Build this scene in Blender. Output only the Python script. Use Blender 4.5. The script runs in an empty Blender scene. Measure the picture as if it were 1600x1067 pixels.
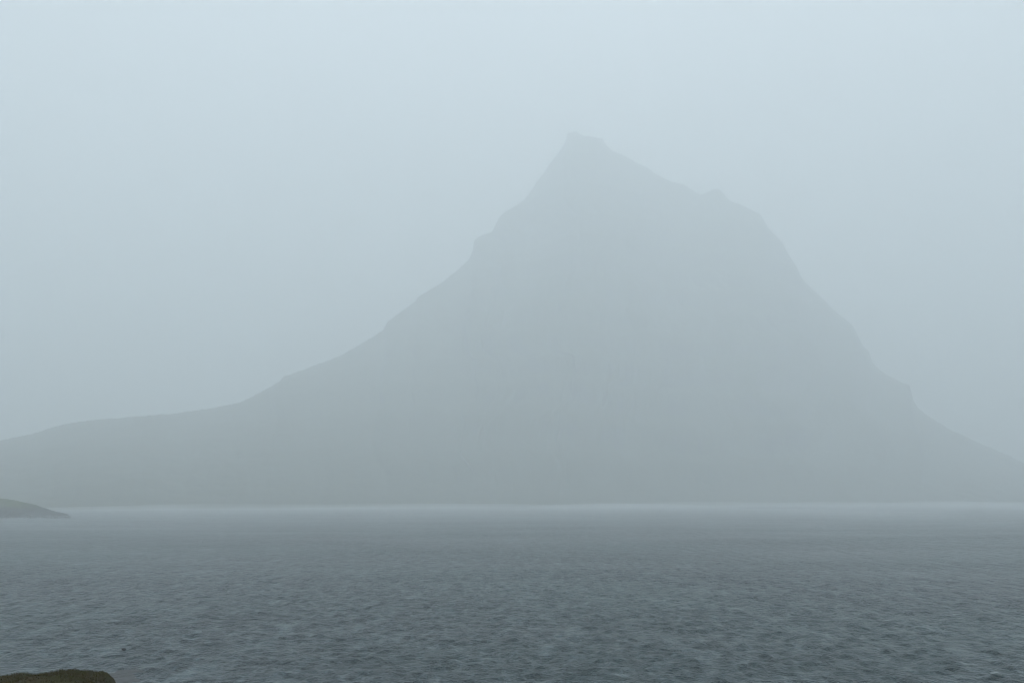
import bpy, bmesh, math, random
import numpy as np
from mathutils import Vector, Matrix

random.seed(7)
rng = np.random.default_rng(11)
scene = bpy.context.scene
R = math.radians

# ------------------------------------------------------------------ camera
FPX = 1555.0                      # focal length in pixels of a 1600 px wide frame
HORIZON = 774.0                   # image row of the true horizon
CAM_H = 7.0
PITCH = math.atan((HORIZON - 533.5) / FPX)
cam_data = bpy.data.cameras.new("camera")
cam = bpy.data.objects.new("camera", cam_data)
scene.collection.objects.link(cam)
cam_data.sensor_width = 36.0
cam_data.lens = 36.0 * FPX / 1600.0
cam_data.clip_start = 0.1
cam_data.clip_end = 12000.0
cam.location = (0.0, 0.0, CAM_H)
cam.rotation_euler = (R(90) + PITCH, 0.0, 0.0)
scene.camera = cam

# ------------------------------------------------------------------ sky
SUN_EL, SUN_AZ = R(54), R(30)     # azimuth clockwise from +Y
world = bpy.data.worlds.new("World")
scene.world = world
world.use_nodes = True
nt = world.node_tree
nt.nodes.clear()
N = nt.nodes.new
L = nt.links.new
out = N("ShaderNodeOutputWorld")
bg = N("ShaderNodeBackground")
bg.inputs["Strength"].default_value = 0.1
sky = N("ShaderNodeTexSky")
sky.sky_type = 'NISHITA'
sky.sun_disc = False
sky.sun_elevation = SUN_EL
sky.sun_rotation = SUN_AZ
sky.dust_density = 4.0
sky.air_density = 1.5
# overcast layer: twice as bright at the zenith as at the horizon
tc = N("ShaderNodeTexCoord")
sep = N("ShaderNodeSeparateXYZ")
L(tc.outputs["Generated"], sep.inputs[0])
mx = N("ShaderNodeMath"); mx.operation = 'MAXIMUM'; mx.inputs[1].default_value = 0.0
L(sep.outputs["Z"], mx.inputs[0])
ma = N("ShaderNodeMath"); ma.operation = 'MULTIPLY_ADD'
ma.inputs[1].default_value = 0.52; ma.inputs[2].default_value = 0.48
L(mx.outputs[0], ma.inputs[0])
cn = N("ShaderNodeTexNoise")
cn.inputs["Scale"].default_value = 1.6
cn.inputs["Detail"].default_value = 5.0
L(tc.outputs["Generated"], cn.inputs["Vector"])
cr = N("ShaderNodeMapRange")
cr.inputs["From Min"].default_value = 0.3; cr.inputs["From Max"].default_value = 0.7
cr.inputs["To Min"].default_value = 0.92; cr.inputs["To Max"].default_value = 1.08
L(cn.outputs["Fac"], cr.inputs["Value"])
mm = N("ShaderNodeMath"); mm.operation = 'MULTIPLY'
L(ma.outputs[0], mm.inputs[0]); L(cr.outputs[0], mm.inputs[1])
OVERCAST = 17.6                   # zenith value before the 0.1 background strength
oc = N("ShaderNodeVectorMath"); oc.operation = 'SCALE'
oc.inputs[0].default_value = (0.90 * OVERCAST, 0.985 * OVERCAST, 1.065 * OVERCAST)
L(mm.outputs[0], oc.inputs["Scale"])
mix = N("ShaderNodeMix"); mix.data_type = 'RGBA'
mix.inputs["Factor"].default_value = 0.93
L(sky.outputs[0], mix.inputs["A"]); L(oc.outputs[0], mix.inputs["B"])
L(mix.outputs["Result"], bg.inputs["Color"])
L(bg.outputs[0], out.inputs[0])

# ------------------------------------------------------------------ sun behind the cloud
sl = bpy.data.lights.new("sun", 'SUN')
sl.energy = 1.3
sl.angle = R(40)
sl.color = (1.0, 0.97, 0.92)
so = bpy.data.objects.new("sun", sl)
scene.collection.objects.link(so)
sdir = Vector((math.sin(SUN_AZ) * math.cos(SUN_EL), math.cos(SUN_AZ) * math.cos(SUN_EL), math.sin(SUN_EL)))
so.rotation_euler = sdir.to_track_quat('Z', 'Y').to_euler()
so.location = sdir * 3000

# ------------------------------------------------------------------ exposure, sampling
vs = scene.view_settings
vs.view_transform = 'Standard'
vs.look = 'None'
vs.exposure = 0.0
vs.gamma = 1.0
vs.use_curve_mapping = False
scene.render.engine = 'CYCLES'
cy = scene.cycles
cy.use_denoising = True
cy.denoiser = 'OPENIMAGEDENOISE'
cy.max_bounces = 24
cy.volume_bounces = 16
cy.diffuse_bounces = 3
cy.glossy_bounces = 3
cy.pixel_filter_type = 'BLACKMAN_HARRIS'
cy.filter_width = 1.0

# haze
HAZE_DENSITY = 0.0021
HAZE_COLOR = (0.955, 0.988, 1.0, 1.0)
HAZE_G = 0.05

# ================================================================== helpers
def ray(px, py):
    """world direction through a pixel of the 1600 x 1067 frame, scaled to y = 1"""
    cx, cz = (px - 800.0) / FPX, (533.5 - py) / FPX
    c, s = math.cos(PITCH), math.sin(PITCH)
    y = c - s * cz
    z = s + c * cz
    return cx / y, z / y

def at(px, py, depth):
    x, z = ray(px, py)
    return (x * depth, depth, CAM_H + z * depth)

def _hash(ix, iy, seed):
    n = (ix.astype(np.int64) * 374761393 + iy.astype(np.int64) * 668265263 + seed * 1442695041) & 0x7fffffff
    n = ((n ^ (n >> 13)) * 1274126177) & 0x7fffffff
    n = (n ^ (n >> 16)) & 0xffffff
    return n / float(0xffffff)

def vnoise(x, y, seed=0):
    x = np.asarray(x, float); y = np.asarray(y, float)
    ix, iy = np.floor(x), np.floor(y)
    fx, fy = x - ix, y - iy
    fx = fx * fx * fx * (fx * (fx * 6 - 15) + 10)
    fy = fy * fy * fy * (fy * (fy * 6 - 15) + 10)
    a = _hash(ix, iy, seed); b = _hash(ix + 1, iy, seed)
    c = _hash(ix, iy + 1, seed); d = _hash(ix + 1, iy + 1, seed)
    return (a * (1 - fx) + b * fx) * (1 - fy) + (c * (1 - fx) + d * fx) * fy

def fbm(x, y, octaves=5, seed=0, gain=0.5):
    s, a, t = 0.0, 1.0, 0.0
    for o in range(octaves):
        s = s + a * (vnoise(x * 2 ** o + 17.3 * o, y * 2 ** o - 9.1 * o, seed + o) * 2 - 1)
        t += a
        a *= gain
    return s / t

def ridged(x, y, octaves=4, seed=0):
    s, a, t = 0.0, 1.0, 0.0
    for o in range(octaves):
        s = s + a * (1 - np.abs(vnoise(x * 2 ** o + 3.7 * o, y * 2 ** o + 5.1 * o, seed + o) * 2 - 1))
        t += a
        a *= 0.5
    return s / t

def sstep(a, b, x):
    t = np.clip((x - a) / (b - a), 0, 1)
    return t * t * (3 - 2 * t)

def grid_mesh(name, X, Y, Z, mat, wrap=False, smooth=True, flip=False):
    r, c = X.shape
    co = np.stack([X, Y, Z], -1).reshape(-1, 3).astype(np.float32)
    i = np.arange(r - 1)[:, None] * c
    if wrap:
        j = np.arange(c)[None, :]
        j2 = (j + 1) % c
    else:
        j = np.arange(c - 1)[None, :]
        j2 = j + 1
    q = np.stack([i + j, i + j2, i + c + j2, i + c + j], -1).reshape(-1, 4)
    if flip:
        q = q[:, ::-1]
    me = bpy.data.meshes.new(name)
    me.vertices.add(len(co)); me.vertices.foreach_set("co", co.ravel())
    me.loops.add(q.size); me.loops.foreach_set("vertex_index", q.ravel().astype(np.int32))
    me.polygons.add(len(q))
    me.polygons.foreach_set("loop_start", np.arange(0, q.size, 4, dtype=np.int32))
    me.polygons.foreach_set("use_smooth", np.full(len(q), smooth))
    me.update(calc_edges=True)
    me.validate()
    me.materials.append(mat)
    ob = bpy.data.objects.new(name, me)
    scene.collection.objects.link(ob)
    return ob

def tri_mesh(name, co, faces, mat, parent=None, smooth=False):
    me = bpy.data.meshes.new(name)
    me.from_pydata([tuple(v) for v in co], [], [tuple(int(k) for k in f) for f in faces])
    if smooth:
        me.polygons.foreach_set("use_smooth", np.full(len(me.polygons), True))
    me.materials.append(mat)
    ob = bpy.data.objects.new(name, me)
    scene.collection.objects.link(ob)
    if parent is not None:
        ob.parent = parent
    return ob

def material(name):
    m = bpy.data.materials.new(name)
    m.use_nodes = True
    t = m.node_tree
    b = t.nodes["Principled BSDF"]
    return m, t, b

def noise_node(t, vec, scale, detail=4.0, rough=0.5, dist=0.0):
    n = t.nodes.new("ShaderNodeTexNoise")
    n.inputs["Scale"].default_value = scale
    n.inputs["Detail"].default_value = detail
    n.inputs["Roughness"].default_value = rough
    n.inputs["Distortion"].default_value = dist
    t.links.new(vec, n.inputs["Vector"])
    return n.outputs["Fac"]

def maprange(t, v, a, b, c, d, smooth=False):
    n = t.nodes.new("ShaderNodeMapRange")
    if smooth:
        n.interpolation_type = 'SMOOTHSTEP'
    for k, x in zip(("From Min", "From Max", "To Min", "To Max"), (a, b, c, d)):
        n.inputs[k].default_value = x
    t.links.new(v, n.inputs["Value"])
    return n.outputs[0]

def mixcol(t, f, a, b):
    n = t.nodes.new("ShaderNodeMix"); n.data_type = 'RGBA'
    if isinstance(f, float): n.inputs["Factor"].default_value = f
    else: t.links.new(f, n.inputs["Factor"])
    for k, x in (("A", a), ("B", b)):
        if isinstance(x, tuple): n.inputs[k].default_value = x + (1.0,)
        else: t.links.new(x, n.inputs[k])
    return n.outputs["Result"]

def math_node(t, op, a, b=None):
    n = t.nodes.new("ShaderNodeMath"); n.operation = op
    for i, x in enumerate((a, b)):
        if x is None: continue
        if isinstance(x, (int, float)): n.inputs[i].default_value = x
        else: t.links.new(x, n.inputs[i])
    return n.outputs[0]

def obj_coords(t, scale=(1, 1, 1), rot=0.0):
    tc = t.nodes.new("ShaderNodeNewGeometry")
    mp = t.nodes.new("ShaderNodeMapping")
    mp.inputs["Scale"].default_value = scale
    mp.inputs["Rotation"].default_value = (0, 0, rot)
    t.links.new(tc.outputs["Position"], mp.inputs["Vector"])
    return mp.outputs[0]

# ================================================================== materials
def make_slope_mat():
    m, t, b = material("mountain_slope")
    v = obj_coords(t)
    geo = t.nodes.new("ShaderNodeNewGeometry")
    s = t.nodes.new("ShaderNodeSeparateXYZ"); t.links.new(geo.outputs["Normal"], s.inputs[0])
    n1 = noise_node(t, v, 0.012, 6)
    n2 = noise_node(t, v, 0.12, 5)
    strata = noise_node(t, obj_coords(t, (0.15, 0.15, 1.0)), 0.06, 5)
    grass = mixcol(t, n2, (0.045, 0.055, 0.026), (0.085, 0.085, 0.042))
    rock = mixcol(t, strata, (0.035, 0.034, 0.034), (0.085, 0.078, 0.07))
    f = math_node(t, 'ADD', s.outputs["Z"], math_node(t, 'MULTIPLY', math_node(t, 'SUBTRACT', n1, 0.5), 0.5))
    fac = maprange(t, f, 0.52, 0.72, 0.0, 1.0, True)
    t.links.new(mixcol(t, fac, rock, grass), b.inputs["Base Color"])
    b.inputs["Roughness"].default_value = 0.9
    b.inputs["Specular IOR Level"].default_value = 0.2
    bp = t.nodes.new("ShaderNodeBump")
    bp.inputs["Strength"].default_value = 0.6
    bp.inputs["Distance"].default_value = 2.5
    t.links.new(n2, bp.inputs["Height"])
    t.links.new(bp.outputs[0], b.inputs["Normal"])
    return m

def make_headland_mat():
    m, t, b = material("headland_turf")
    v = obj_coords(t)
    geo = t.nodes.new("ShaderNodeNewGeometry")
    s = t.nodes.new("ShaderNodeSeparateXYZ"); t.links.new(geo.outputs["Position"], s.inputs[0])
    n1 = noise_node(t, v, 0.25, 5)
    n2 = noise_node(t, v, 1.2, 5)
    turf = mixcol(t, n2, (0.034, 0.056, 0.008), (0.074, 0.088, 0.018))
    rock = mixcol(t, n2, (0.008, 0.008, 0.008), (0.026, 0.024, 0.022))
    h = math_node(t, 'ADD', s.outputs["Z"], math_node(t, 'MULTIPLY', math_node(t, 'SUBTRACT', n1, 0.5), 4.0))
    fac = maprange(t, h, 2.2, 4.4, 0.0, 1.0, True)
    t.links.new(mixcol(t, fac, rock, turf), b.inputs["Base Color"])
    b.inputs["Roughness"].default_value = 0.85
    bp = t.nodes.new("ShaderNodeBump"); bp.inputs["Strength"].default_value = 0.7; bp.inputs["Distance"].default_value = 0.4
    t.links.new(n2, bp.inputs["Height"]); t.links.new(bp.outputs[0], b.inputs["Normal"])
    return m

def make_rock_mat():
    m, t, b = material("wet_rock")
    v = obj_coords(t)
    n1 = noise_node(t, v, 1.3, 6)
    n2 = noise_node(t, v, 9.0, 6)
    c = mixcol(t, n1, (0.02, 0.02, 0.02), (0.055, 0.053, 0.05))
    t.links.new(c, b.inputs["Base Color"])
    b.inputs["Roughness"].default_value = 0.4
    bp = t.nodes.new("ShaderNodeBump"); bp.inputs["Strength"].default_value = 0.6; bp.inputs["Distance"].default_value = 0.05
    t.links.new(n2, bp.inputs["Height"]); t.links.new(bp.outputs[0], b.inputs["Normal"])
    return m

def make_soil_mat():
    m, t, b = material("peat_turf")
    v = obj_coords(t)
    n1 = noise_node(t, v, 1.6, 6)
    n2 = noise_node(t, v, 22.0, 5)
    c = mixcol(t, maprange(t, n1, 0.35, 0.65, 0, 1, True), (0.036, 0.024, 0.008), (0.032, 0.030, 0.005))
    c = mixcol(t, math_node(t, 'MULTIPLY', n2, 0.5), c, (0.034, 0.033, 0.014))
    t.links.new(c, b.inputs["Base Color"])
    b.inputs["Roughness"].default_value = 0.9
    b.inputs["Specular IOR Level"].default_value = 0.06
    bp = t.nodes.new("ShaderNodeBump"); bp.inputs["Strength"].default_value = 0.8; bp.inputs["Distance"].default_value = 0.03
    t.links.new(n2, bp.inputs["Height"]); t.links.new(bp.outputs[0], b.inputs["Normal"])
    return m

def make_grass_mat():
    m, t, b = material("grass_blade")
    v = obj_coords(t)
    n1 = noise_node(t, v, 2.2, 4)
    n2 = noise_node(t, v, 60.0, 2)
    c = mixcol(t, maprange(t, n1, 0.38, 0.62, 0, 1, True), (0.058, 0.038, 0.008), (0.044, 0.045, 0.004))
    c = mixcol(t, maprange(t, n2, 0.35, 0.7, 0, 0.6), c, (0.055, 0.044, 0.017))
    t.links.new(c, b.inputs["Base Color"])
    b.inputs["Roughness"].default_value = 0.7
    b.inputs["Specular IOR Level"].default_value = 0.04
    return m

def make_water_mat():
    m, t, b = material("fjord_water")
    v = obj_coords(t)
    gust = noise_node(t, obj_coords(t, (0.45, 1.0, 1.0), 0.18), 0.045, 4, 0.55, 0.3)
    tint = noise_node(t, v, 0.02, 3)
    deep = mixcol(t, maprange(t, tint, 0.4, 0.66, 0, 1, True), (0.001, 0.015, 0.021), (0.001, 0.028, 0.030))
    # pale streaks along the wind, painted to stand in for wave light and shade
    sk = noise_node(t, obj_coords(t, (1.0, 0.42, 1.0), 0.16), 1.5, 5, 0.66, 0.5)
    deep = mixcol(t, maprange(t, sk, 0.48, 0.68, 0, 1, True), deep, (0.088, 0.118, 0.128))
    sk2 = noise_node(t, obj_coords(t, (1.0, 0.24, 1.0), 0.2), 0.6, 5, 0.7, 0.4)
    deep = mixcol(t, maprange(t, sk2, 0.5, 0.68, 0, 0.6, True), deep, (0.10, 0.138, 0.148))
    # scattered wave-crest foam
    fv = obj_coords(t, (0.45, 1.0, 1.0), 0.1)
    f1 = noise_node(t, fv, 1.7, 2, 0.5)
    f2 = noise_node(t, v, 0.055, 2)
    foam = math_node(t, 'MULTIPLY', maprange(t, f1, 0.675, 0.71, 0, 1, True), maprange(t, f2, 0.53, 0.62, 0, 0.4, True))
    t.links.new(mixcol(t, foam, deep, (0.62, 0.66, 0.68)), b.inputs["Base Color"])
    b.inputs["IOR"].default_value = 1.333
    rr = maprange(t, gust, 0.3, 0.7, 0.28, 0.33)
    rr = math_node(t, 'ADD', rr, math_node(t, 'MULTIPLY', foam, 0.5))
    t.links.new(rr, b.inputs["Roughness"])
    # short-crested chop, from waves of several metres down to ripples
    w1 = noise_node(t, obj_coords(t, (1.25, 0.8, 1.0), 0.35), 0.55, 6, 0.62, 0.6)
    w2 = noise_node(t, obj_coords(t, (1.0, 1.0, 1.0), -0.2), 1.9, 4, 0.6, 0.6)
    w3 = noise_node(t, obj_coords(t, (0.7, 1.0, 1.0), 0.1), 4.2, 3, 0.55, 0.4)
    hgt = math_node(t, 'ADD', math_node(t, 'MULTIPLY', w1, 1.35), math_node(t, 'MULTIPLY', w2, 1.0))
    hgt = math_node(t, 'ADD', hgt, math_node(t, 'MULTIPLY', w3, 0.22))
    w0 = noise_node(t, obj_coords(t, (2.6, 0.45, 1.0), 0.12), 0.17, 3, 0.62, 0.4)
    hgt = math_node(t, 'ADD', hgt, math_node(t, 'MULTIPLY', w0, 2.6))
    bp = t.nodes.new("ShaderNodeBump")
    # cat's paws: ruffled and smoother patches drawn out along the wind
    paw = noise_node(t, obj_coords(t, (1.0, 0.4, 1.0), 0.14), 0.9, 4, 0.6, 0.5)
    st = math_node(t, 'MULTIPLY', maprange(t, gust, 0.32, 0.68, 0.55, 1.0), maprange(t, paw, 0.32, 0.68, 0.4, 1.0))
    t.links.new(st, bp.inputs["Strength"])
    bp.inputs["Distance"].default_value = 2.0
    t.links.new(hgt, bp.inputs["Height"])
    t.links.new(bp.outputs[0], b.inputs["Normal"])
    return m

def make_float_mat():
    m, t, b = material("dark_rubber")
    n = noise_node(t, obj_coords(t), 40.0, 3)
    t.links.new(mixcol(t, n, (0.006, 0.007, 0.007), (0.016, 0.016, 0.015)), b.inputs["Base Color"])
    b.inputs["Roughness"].default_value = 0.6
    return m

def make_shelf_mat():
    m, t, b = material("awash_rock")
    n1 = noise_node(t, obj_coords(t), 1.6, 6)
    n2 = noise_node(t, obj_coords(t), 7.0, 6)
    t.links.new(mixcol(t, n1, (0.018, 0.020, 0.021), (0.040, 0.041, 0.040)), b.inputs["Base Color"])
    b.inputs["Roughness"].default_value = 0.55
    b.inputs["Specular IOR Level"].default_value = 0.35
    bp = t.nodes.new("ShaderNodeBump"); bp.inputs["Strength"].default_value = 0.8; bp.inputs["Distance"].default_value = 0.06
    t.links.new(n2, bp.inputs["Height"]); t.links.new(bp.outputs[0], b.inputs["Normal"])
    return m

SHELF = make_shelf_mat()
SLOPE, TURF, ROCK, SOIL, GRASS, WATER, DARK = (make_slope_mat(), make_headland_mat(), make_rock_mat(), make_soil_mat(),
                                              make_grass_mat(), make_water_mat(), make_float_mat())

# ================================================================== water
def build_water():
    ang = np.concatenate([np.linspace(-36, 36, 900), np.linspace(37.5, 322.5, 96)])
    ang = np.radians(ang)
    rad = np.concatenate([np.linspace(2.0, 28.0, 24), np.geomspace(28.25, 700.0, 760), np.geomspace(706, 3900, 90)])
    A, Rr = np.meshgrid(ang, rad)
    X, Y = Rr * np.sin(A), Rr * np.cos(A)
    dr = np.gradient(rad)[:, None]
    da = np.gradient(ang)
    da[0] = da[1]; da[899] = da[898]
    cell = np.maximum(dr, Rr * np.minimum(np.abs(da), R(3))[None, :])
    Z = np.zeros_like(X); DX = np.zeros_like(X); DY = np.zeros_like(X)
    wind = R(262)                  # waves run towards the camera, a little across
    gust = 0.8 + 0.5 * fbm(X / 42, Y / 30, 3, 55)
    for k in range(46):
        lam = 0.40 * (1.9 / 0.40) ** (k / 45.0)
        lam *= rng.uniform(0.93, 1.07)
        th = wind + rng.normal(0, 0.65)
        kk = 2 * math.pi / lam
        amp = 0.0105 * lam ** 0.9 * (1.0 if lam < 1.0 else (1.0 / lam) ** 0.9)
        fade = sstep(2.2, 4.5, lam / cell)
        ph = kk * (X * math.cos(th) + Y * math.sin(th)) + rng.uniform(0, 6.28)
        ph = ph + 0.9 * fbm(X / (lam * 5) + k, Y / (lam * 5) - k, 2, 90 + k)
        a = amp * fade * gust
        Z += a * np.cos(ph)
        s = 0.75 * a * np.sin(ph)
        DX -= s * math.cos(th); DY -= s * math.sin(th)
    ob = grid_mesh("water", X + DX, Y + DY, Z, WATER, wrap=True, flip=True)
    ob["kind"] = "structure"
    ob["label"] = "dark grey choppy fjord water running to the foot of the mountain"
    return ob
build_water()

# ================================================================== mountain
RIDGE = [(-2200, 742), (-1400, 735), (-700, 726), (-300, 705), (0, 688), (50, 678), (98, 663), (145, 656), (200, 652), (270, 646), (330, 638), (375, 629),
         (405, 614), (437, 596), (443, 589), (500, 568), (530, 557), (570, 534), (599, 516), (605, 503), (650, 470), (652, 465), (690, 442),
         (715, 422), (733, 405), (739, 390), (741, 376), (748, 370), (757, 366), (768, 364), (774, 352), (780, 339), (790, 331), (805, 322), (818, 314),
         (826, 304), (838, 285), (852, 268), (862, 252), (872, 240), (880, 228), (885, 218), (886, 209), (891, 207), (900, 205), (908, 211), (917, 213), (930, 215),
         (941, 217), (947, 226), (956, 236), (975, 243), (990, 252), (1013, 263), (1020, 269), (1040, 280), (1055, 286), (1068, 288), (1080, 296), (1088, 301), (1095, 305),
         (1106, 300), (1116, 295.5), (1124, 295), (1131, 303), (1140, 314), (1160, 321), (1180, 331), (1187, 333), (1192, 341), (1200, 356), (1212, 369),
         (1222, 379), (1230, 394), (1240, 410), (1247, 421), (1250, 430), (1258, 441), (1270, 453), (1288, 469), (1300, 482), (1318, 497), (1331, 507), (1338, 519), (1348, 540),
         (1358, 550), (1363, 566), (1370, 574), (1385, 586), (1405, 595), (1421, 602), (1424, 612), (1427, 625), (1435, 638), (1450, 650), (1490, 674), (1530, 692), (1570, 709), (1600, 724),
         (1680, 742), (1800, 752), (2200, 760), (3200, 764)]
DEPTH = [(-2200, 1150), (-700, 1000), (0, 900), (380, 1020), (740, 1270), (890, 1400), (1120, 1400), (1250, 1340), (1430, 1230), (1600, 1160), (2200, 1150), (3200, 1150)]
FOOT = [(-2200, 640), (-700, 520), (110, 473), (500, 555), (900, 610), (1300, 710), (1600, 770), (2200, 830), (3200, 880)]

def build_mountain():
    pts = np.array(RIDGE, float)
    seg = np.hypot(np.diff(pts[:, 0]), np.diff(pts[:, 1]))
    cum = np.concatenate([[0], np.cumsum(seg)])
    i0 = 4; i1 = len(pts) - 5
    s = np.concatenate([np.linspace(0, cum[i0], 60)[:-1], np.linspace(cum[i0], cum[i1], 860), np.linspace(cum[i1], cum[-1], 60)[1:]])
    px = np.interp(s, cum, pts[:, 0]); py = np.interp(s, cum, pts[:, 1])
    py = py + 0.9 * fbm(s / 9.0, s * 0, 3, 3) + 0.6 * fbm(s / 3.0, s * 0 + 4, 2, 9)
    dep = np.interp(px, *np.array(DEPTH, float).T)
    foot = np.interp(px, *np.array(FOOT, float).T)
    foot = foot + 14 * fbm(px / 60, px * 0, 4, 21)
    rx = np.zeros_like(px); rz = np.zeros_like(px)
    for i in range(len(px)):
        a, b = ray(px[i], py[i]); rx[i] = a * dep[i]; rz[i] = CAM_H + b * dep[i]
    slope_u = px / 1600.0
    nf = 200
    t = np.linspace(0, 1, nf) ** 1.15
    T, _ = np.meshgrid(t, px, indexing='ij')
    fx = (px - 800) / FPX * foot * 1.03
    # crest to shore: steep rock on top, talus and grass apron below
    X = rx[None] * (1 - T) + fx[None] * T
    Y = dep[None] * (1 - T) + foot[None] * T
    steep = np.clip((rz - 120) / 250, 0, 1)[None]
    f = (1 - T) ** (1.12 + 0.28 * steep)
    Z = (rz[None] + 3) * f - 3
    # buttresses and gullies running down the face
    env = sstep(0.0, 0.12, T) * (1 - sstep(0.82, 1.0, T))
    g = ridged(X / 95 + 0.15 * fbm(X / 40, Z / 40, 2, 8), Z / 420, 4, 31) - 0.5
    amp = (6 + 44 * steep) * env
    Y = Y - amp * g
    X = X + env * (10 + 16 * steep) * fbm(Z / 55, X / 240, 3, 57)
    # flat-lying lava beds: ledges and small cliffs
    per = 34.0
    ph = Z / per + 0.35 * fbm(X / 160, Z / 90, 3, 71)
    fr = ph - np.floor(ph)
    stepz = (sstep(0.35, 0.85, fr) - fr) * per * 0.35
    Z = Z + stepz * env * steep
    Z = Z + env * 3.0 * fbm(X / 18, Y / 18, 4, 41)
    # back of the mountain
    nb = 40
    tb = np.linspace(0, 1, nb)[1:]
    TB, _ = np.meshgrid(tb, px, indexing='ij')
    XB = np.repeat(rx[None], nb - 1, 0) * (1 + 0.08 * TB)
    YB = dep[None] + TB * (330 + 0.9 * rz[None])
    ZB = (rz[None] + 3) * (1 - TB) ** 1.3 - 3
    ZB = ZB + 5 * sstep(0.02, 0.2, TB) * fbm(XB / 40, YB / 40, 4, 43)
    X = np.concatenate([XB[::-1], X]); Y = np.concatenate([YB[::-1], Y]); Z = np.concatenate([ZB[::-1], Z])
    ob = grid_mesh("mountain", X, Y, np.maximum(Z, -2.0), SLOPE, flip=True)
    ob["kind"] = "structure"
    ob["label"] = "steep pointed mountain fading into fog beyond the grey water"
    return ob
build_mountain()

# ================================================================== headland on the left
def build_headland():
    prof = [(-1500, 770), (-700, 742), (-300, 752), (-120, 766), (0, 778), (20, 780.5), (40, 785), (55, 788), (62, 791), (75, 795), (88, 799), (98, 801), (105, 802.5), (108, 805), (110, 811)]
    p = np.array(prof, float)
    px = np.concatenate([np.linspace(-1500, -60, 60)[:-1], np.linspace(-60, 112, 120)])
    py = np.interp(px, p[:, 0], p[:, 1]) + 0.5 * fbm(px / 6.0, px * 0, 3, 5)
    dep = 338.0 + 6 * fbm(px / 50, px * 0 + 2, 2, 6)
    dep = dep - 8 * sstep(60, 112, px)
    fd = 318.0 + 5 * fbm(px / 22, px * 0, 3, 14) + 4 * sstep(60, 112, px)
    rx = np.zeros_like(px); rz = np.zeros_like(px)
    for i in range(len(px)):
        a, b = ray(px[i], py[i]); rx[i] = a * dep[i]; rz[i] = CAM_H + b * dep[i]
    t = np.linspace(0, 1, 46)
    T, _ = np.meshgrid(t, px, indexing='ij')
    X = np.repeat(rx[None], 46, 0)
    Y = dep[None] * (1 - T) + fd[None] * T
    env = sstep(0, 0.15, T)
    # turf on top, a low eroded rock face above the waterline
    f = 1 - 0.45 * sstep(0, 0.62, T) - 0.55 * sstep(0.6, 1.0, T)
    Z = (rz[None] + 0.6) * f - 0.6
    Z = Z + env * 0.5 * fbm(X / 3.5, Y / 3.5, 4, 23) * np.clip(rz[None] / 3, 0.25, 1)
    Y = Y - env * 2.0 * fbm(X / 5, Z / 3, 3, 29)
    tb = np.linspace(0, 1, 24)[1:]
    TB, _ = np.meshgrid(tb, px, indexing='ij')
    XB = rx[None] * (1 + 0.16 * TB)
    YB = dep[None] + TB * 34
    ZB = (rz[None] + 0.6) * (1 - TB ** 1.3) - 0.6 * 1 + 0.3 * sstep(0.05, 0.3, TB) * fbm(XB / 4, YB / 4, 3, 33)
    X = np.concatenate([XB[::-1], X]); Y = np.concatenate([YB[::-1], Y]); Z = np.concatenate([ZB[::-1], Z])
    ob = grid_mesh("headland", X, Y, Z, TURF, flip=True)
    ob["kind"] = "structure"
    ob["label"] = "low dark grassy headland ending in rocks at the left edge"
    return ob

def boulder(co, faces, c, r, squash, seed):
    bm = bmesh.new()
    bmesh.ops.create_icosphere(bm, subdivisions=2, radius=1.0)
    rr = np.random.default_rng(seed)
    off = rr.uniform(-50, 50, 3)
    base = len(co)
    for v in bm.verts:
        n = 1 + 0.35 * float(fbm(np.array(v.co.x * 1.3 + off[0]), np.array(v.co.y * 1.3 + v.co.z * 0.9 + off[1]), 3, seed))
        co.append((c[0] + v.co.x * r * n * 1.2, c[1] + v.co.y * r * n, c[2] + v.co.z * r * n * squash))
    for f in bm.faces:
        faces.append([base + v.index for v in f.verts])
    bm.free()

head = build_headland()
co, fa = [], []
for i in range(46):
    px = random.uniform(74, 107) if i < 26 else random.uniform(-60, 75)
    d = random.uniform(316, 324) if px < 92 else random.uniform(317, 330)
    a, _ = ray(px, 805)
    boulder(co, fa, (a * d, d, random.uniform(-0.1, 0.25)), random.uniform(0.35, 1.0), random.uniform(0.6, 0.9), 300 + i)
sr = tri_mesh("shore_rock", co, fa, ROCK, head)
sr["kind"] = "stuff"

# ================================================================== near bank
def bank_height(x, y):
    x = np.asarray(x, float); y = np.asarray(y, float)
    # plateau the camera stands on; its seaward edge reaches further out on the left
    ye = 12.3 + 5.6 * sstep(-6.22, -7.05, x) + 0.35 * fbm(x / 1.1, x * 0 + 3, 3, 61) - 0.06 * np.clip(x, -8, 40)
    ye = np.where(x > -5.2, np.minimum(ye, 12.6), ye)
    plat = 5.44 - 0.085 * y
    plat = plat + 0.075 * np.exp(-((x + 7.45) / 0.42) ** 2) * sstep(12, 15, y) + 0.03 * sstep(-7.2, -8.4, x) * sstep(12, 15, y) - 0.14 * sstep(-7.15, -6.55, x) * sstep(12, 15, y)
    d = y - ye
    drop = 1 - sstep(-0.7, 4.6, d)
    z = plat * drop - 1.2 * (1 - drop)
    z = z + 0.10 * fbm(x / 1.5, y / 1.5, 4, 63) + 0.05 * fbm(x / 0.28, y / 0.28, 3, 67)
    return z

def build_bank():
    xs = np.concatenate([np.linspace(-120, -14, 50)[:-1], np.linspace(-14, -4, 260), np.linspace(-4, 120, 90)[1:]])
    ys = np.concatenate([np.linspace(-60, 10, 50)[:-1], np.linspace(10, 20, 210), np.linspace(20, 27, 25)[1:]])
    X, Y = np.meshgrid(xs, ys)
    Z = bank_height(X, Y)
    ob = grid_mesh("grassy_bank", X, Y, Z, SOIL)
    ob["kind"] = "structure"
    ob["label"] = "dark green and brown turf bank in the bottom left corner"
    return ob
build_bank()

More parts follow.
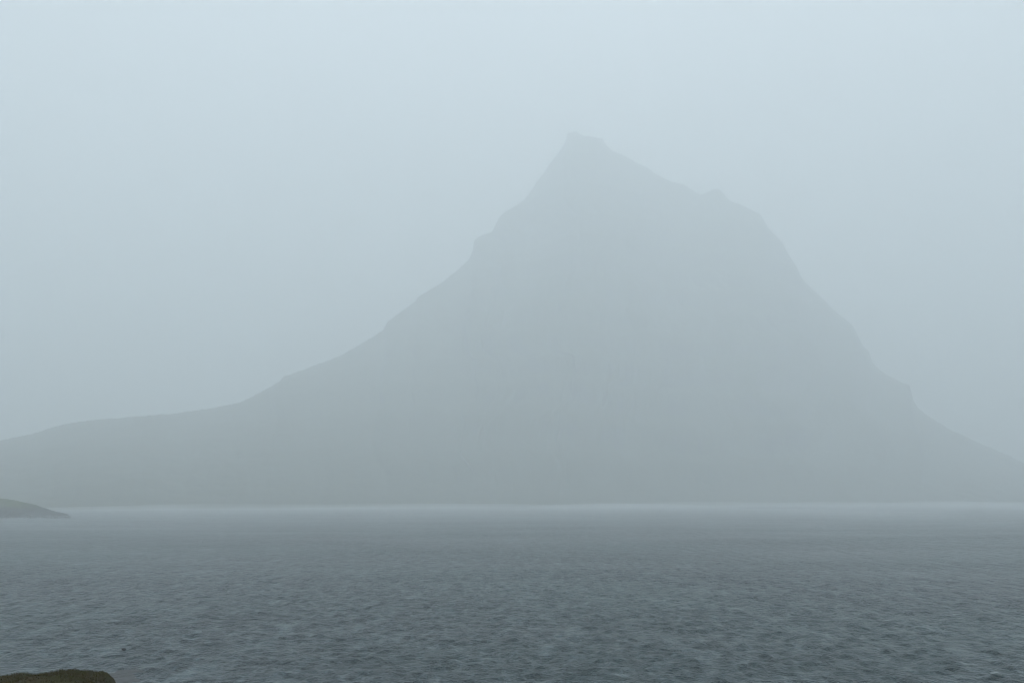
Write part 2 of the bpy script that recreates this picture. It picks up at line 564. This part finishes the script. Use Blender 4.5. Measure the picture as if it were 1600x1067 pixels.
def build_grass():
    n1, n2 = 42000, 26000
    x = np.concatenate([rng.uniform(-11, -5.0, n1), rng.uniform(-26, 16, n2)])
    y = np.concatenate([rng.uniform(13.2, 19.0, n1), rng.uniform(-6, 18.5, n2)])
    z = bank_height(x, y)
    dens = fbm(x / 0.9, y / 0.9, 3, 77)
    keep = (z > 1.6) & (dens + rng.uniform(-0.4, 0.6, len(x)) > -0.1)
    x, y, z, dens = x[keep], y[keep], z[keep], dens[keep]
    n = len(x)
    tuft = np.clip(0.6 + dens, 0.25, 1.3)
    h = rng.uniform(0.02, 0.062, n) * tuft
    w = rng.uniform(0.003, 0.006, n)
    a = rng.uniform(0, 2 * math.pi, n)
    lean = rng.uniform(0.25, 1.0, n) * h
    la = R(200) + rng.normal(0, 0.8, n)          # laid over by the wind
    sx, sy = np.cos(a) * w, np.sin(a) * w
    lx, ly = np.cos(la) * lean, np.sin(la) * lean
    V = np.stack([
        np.stack([x - sx, y - sy, z - 0.012], -1), np.stack([x + sx, y + sy, z - 0.012], -1),
        np.stack([x + lx * .35 + sx * .7, y + ly * .35 + sy * .7, z + h * .6], -1),
        np.stack([x + lx * .35 - sx * .7, y + ly * .35 - sy * .7, z + h * .6], -1),
        np.stack([x + lx, y + ly, z + h], -1)], 1).reshape(-1, 3)
    b = np.arange(n) * 5
    loops = np.stack([b, b + 1, b + 2, b + 3, b + 3, b + 2, b + 4], -1).ravel().astype(np.int32)
    starts = np.stack([np.arange(n) * 7, np.arange(n) * 7 + 4], -1).ravel().astype(np.int32)
    me = bpy.data.meshes.new("grass")
    me.vertices.add(len(V)); me.vertices.foreach_set("co", V.ravel().astype(np.float32))
    me.loops.add(len(loops)); me.loops.foreach_set("vertex_index", loops)
    me.polygons.add(len(starts)); me.polygons.foreach_set("loop_start", starts)
    me.update(calc_edges=True); me.validate()
    me.materials.append(GRASS)
    ob = bpy.data.objects.new("grass", me)
    scene.collection.objects.link(ob)
    ob["kind"] = "stuff"
    ob["label"] = "short wind-flattened grass growing on the turf bank"
build_grass()

# ================================================================== rock shelf awash beside the bank
def build_shelf():
    xs = np.linspace(-24, -9, 190); ys = np.linspace(31, 49, 190)
    X, Y = np.meshgrid(xs, ys)
    ax, _ = ray(172, 1040)
    cx = ax * 41
    # low tongue of rock, its long side running seaward
    u = (X + 15.3 - (Y - 40) * -0.18) / 1.7
    v = (Y - 38.2) / 6.2
    d = np.sqrt(u * u + v * v)
    Z = 0.14 - 0.36 * d ** 1.5 + 0.13 * fbm(X / 1.1, Y / 1.1, 5, 81)
    Z = np.maximum(Z, -1.2)
    ob = grid_mesh("rock_shelf", X, Y, Z, SHELF)
    ob["kind"] = "structure"
    ob["label"] = "low wet grey rock shelf awash beside the grassy bank"
build_shelf()

# ================================================================== small float on the water
def build_float():
    a, b = ray(193.5, 1016.5)
    d = -CAM_H / b
    bm = bmesh.new()
    prof = [(-0.085, 0.0), (-0.085, 0.018), (-0.070, 0.022), (-0.062, 0.040), (-0.03, 0.055), (0.0, 0.059), (0.03, 0.055), (0.062, 0.040), (0.070, 0.022), (0.085, 0.018), (0.085, 0.0)]
    rings = []
    for (ax, r) in prof:
        rings.append([bm.verts.new((ax, r * math.cos(k * math.pi / 7), r * math.sin(k * math.pi / 7))) for k in range(14)])
    for r0, r1 in zip(rings, rings[1:]):
        for k in range(14):
            bm.faces.new((r0[k], r0[(k + 1) % 14], r1[(k + 1) % 14], r1[k]))
    bmesh.ops.remove_doubles(bm, verts=bm.verts, dist=1e-5)
    bmesh.ops.recalc_face_normals(bm, faces=bm.faces)
    me = bpy.data.meshes.new("float")
    bm.to_mesh(me); bm.free()
    me.polygons.foreach_set("use_smooth", np.full(len(me.polygons), True))
    me.materials.append(DARK)
    ob = bpy.data.objects.new("float", me)
    scene.collection.objects.link(ob)
    ob.location = (a * d, d, 0.075)
    ob.scale = (1.2, 1.2, 1.2)
    ob.rotation_euler = (0, R(8), R(12))
    ob["label"] = "tiny black float on the grey water just above the grassy bank"
    ob["category"] = "float"
build_float()

# ================================================================== haze
def build_haze():
    x0, x1, y0, y1, z0, z1 = -4000, 4000, -3990, 4000, -3.2, 560
    vs_ = [(x, y, z) for z in (z0, z1) for y in (y0, y1) for x in (x0, x1)]
    fs = [(0, 2, 3, 1), (4, 5, 7, 6), (0, 1, 5, 4), (2, 6, 7, 3), (0, 4, 6, 2), (1, 3, 7, 5)]
    m = bpy.data.materials.new("haze_air")
    m.use_nodes = True
    t = m.node_tree
    t.nodes.clear()
    o = t.nodes.new("ShaderNodeOutputMaterial")
    p = t.nodes.new("ShaderNodeVolumePrincipled")
    p.inputs["Color"].default_value = HAZE_COLOR
    p.inputs["Density"].default_value = HAZE_DENSITY
    p.inputs["Anisotropy"].default_value = HAZE_G
    t.links.new(p.outputs[0], o.inputs["Volume"])
    ob = tri_mesh("haze", vs_, fs, m)
    ob["kind"] = "stuff"
    ob["label"] = "pale fog filling the air over the fjord"
build_haze()

def build_spray():
    """wind-torn spray drifting just above the far half of the fjord"""
    xs = np.concatenate([[-1600], np.linspace(-800, 800, 61), [1600]])
    ys = np.linspace(130, 1150, 44)
    X, Y = np.meshgrid(xs, ys)
    lift = np.clip((Y - 130) / 400, 0, 1) ** 1.25
    lift = lift * (1 - 0.85 * np.exp(-((X + 185) / 80) ** 2 - ((Y - 330) / 70) ** 2))   # lee of the headland
    T = 0.12 + lift * 2.5 * (1 + 0.95 * fbm(X / 55, Y / 160, 3, 121))
    r_, c_ = X.shape
    top = np.stack([X, Y, T], -1).reshape(-1, 3)
    bot = np.stack([X, Y, np.full_like(X, -0.7)], -1).reshape(-1, 3)
    vs_ = np.concatenate([top, bot]); n = r_ * c_
    fs = []
    for a in range(r_ - 1):
        for b in range(c_ - 1):
            k = a * c_ + b
            fs.append((k, k + 1, k + c_ + 1, k + c_))
            fs.append((n + k, n + k + c_, n + k + c_ + 1, n + k + 1))
    for b in range(c_ - 1):
        k = (r_ - 1) * c_ + b
        fs.append((b + 1, b, n + b, n + b + 1)); fs.append((k, k + 1, n + k + 1, n + k))
    for a in range(r_ - 1):
        k, k2 = a * c_, a * c_ + c_ - 1
        fs.append((k, k + c_, n + k + c_, n + k)); fs.append((k2 + c_, k2, n + k2, n + k2 + c_))
    m = bpy.data.materials.new("sea_spray_air")
    m.use_nodes = True
    t = m.node_tree
    t.nodes.clear()
    o = t.nodes.new("ShaderNodeOutputMaterial")
    p = t.nodes.new("ShaderNodeVolumePrincipled")
    p.inputs["Color"].default_value = (0.97, 0.99, 1.0, 1.0)
    p.inputs["Density"].default_value = 0.0052
    p.inputs["Anisotropy"].default_value = HAZE_G
    t.links.new(p.outputs[0], o.inputs["Volume"])
    ob = tri_mesh("sea_spray", vs_, fs, m)
    ob["kind"] = "stuff"
    ob["label"] = "pale wind-blown spray hanging low over the far water"
build_spray()
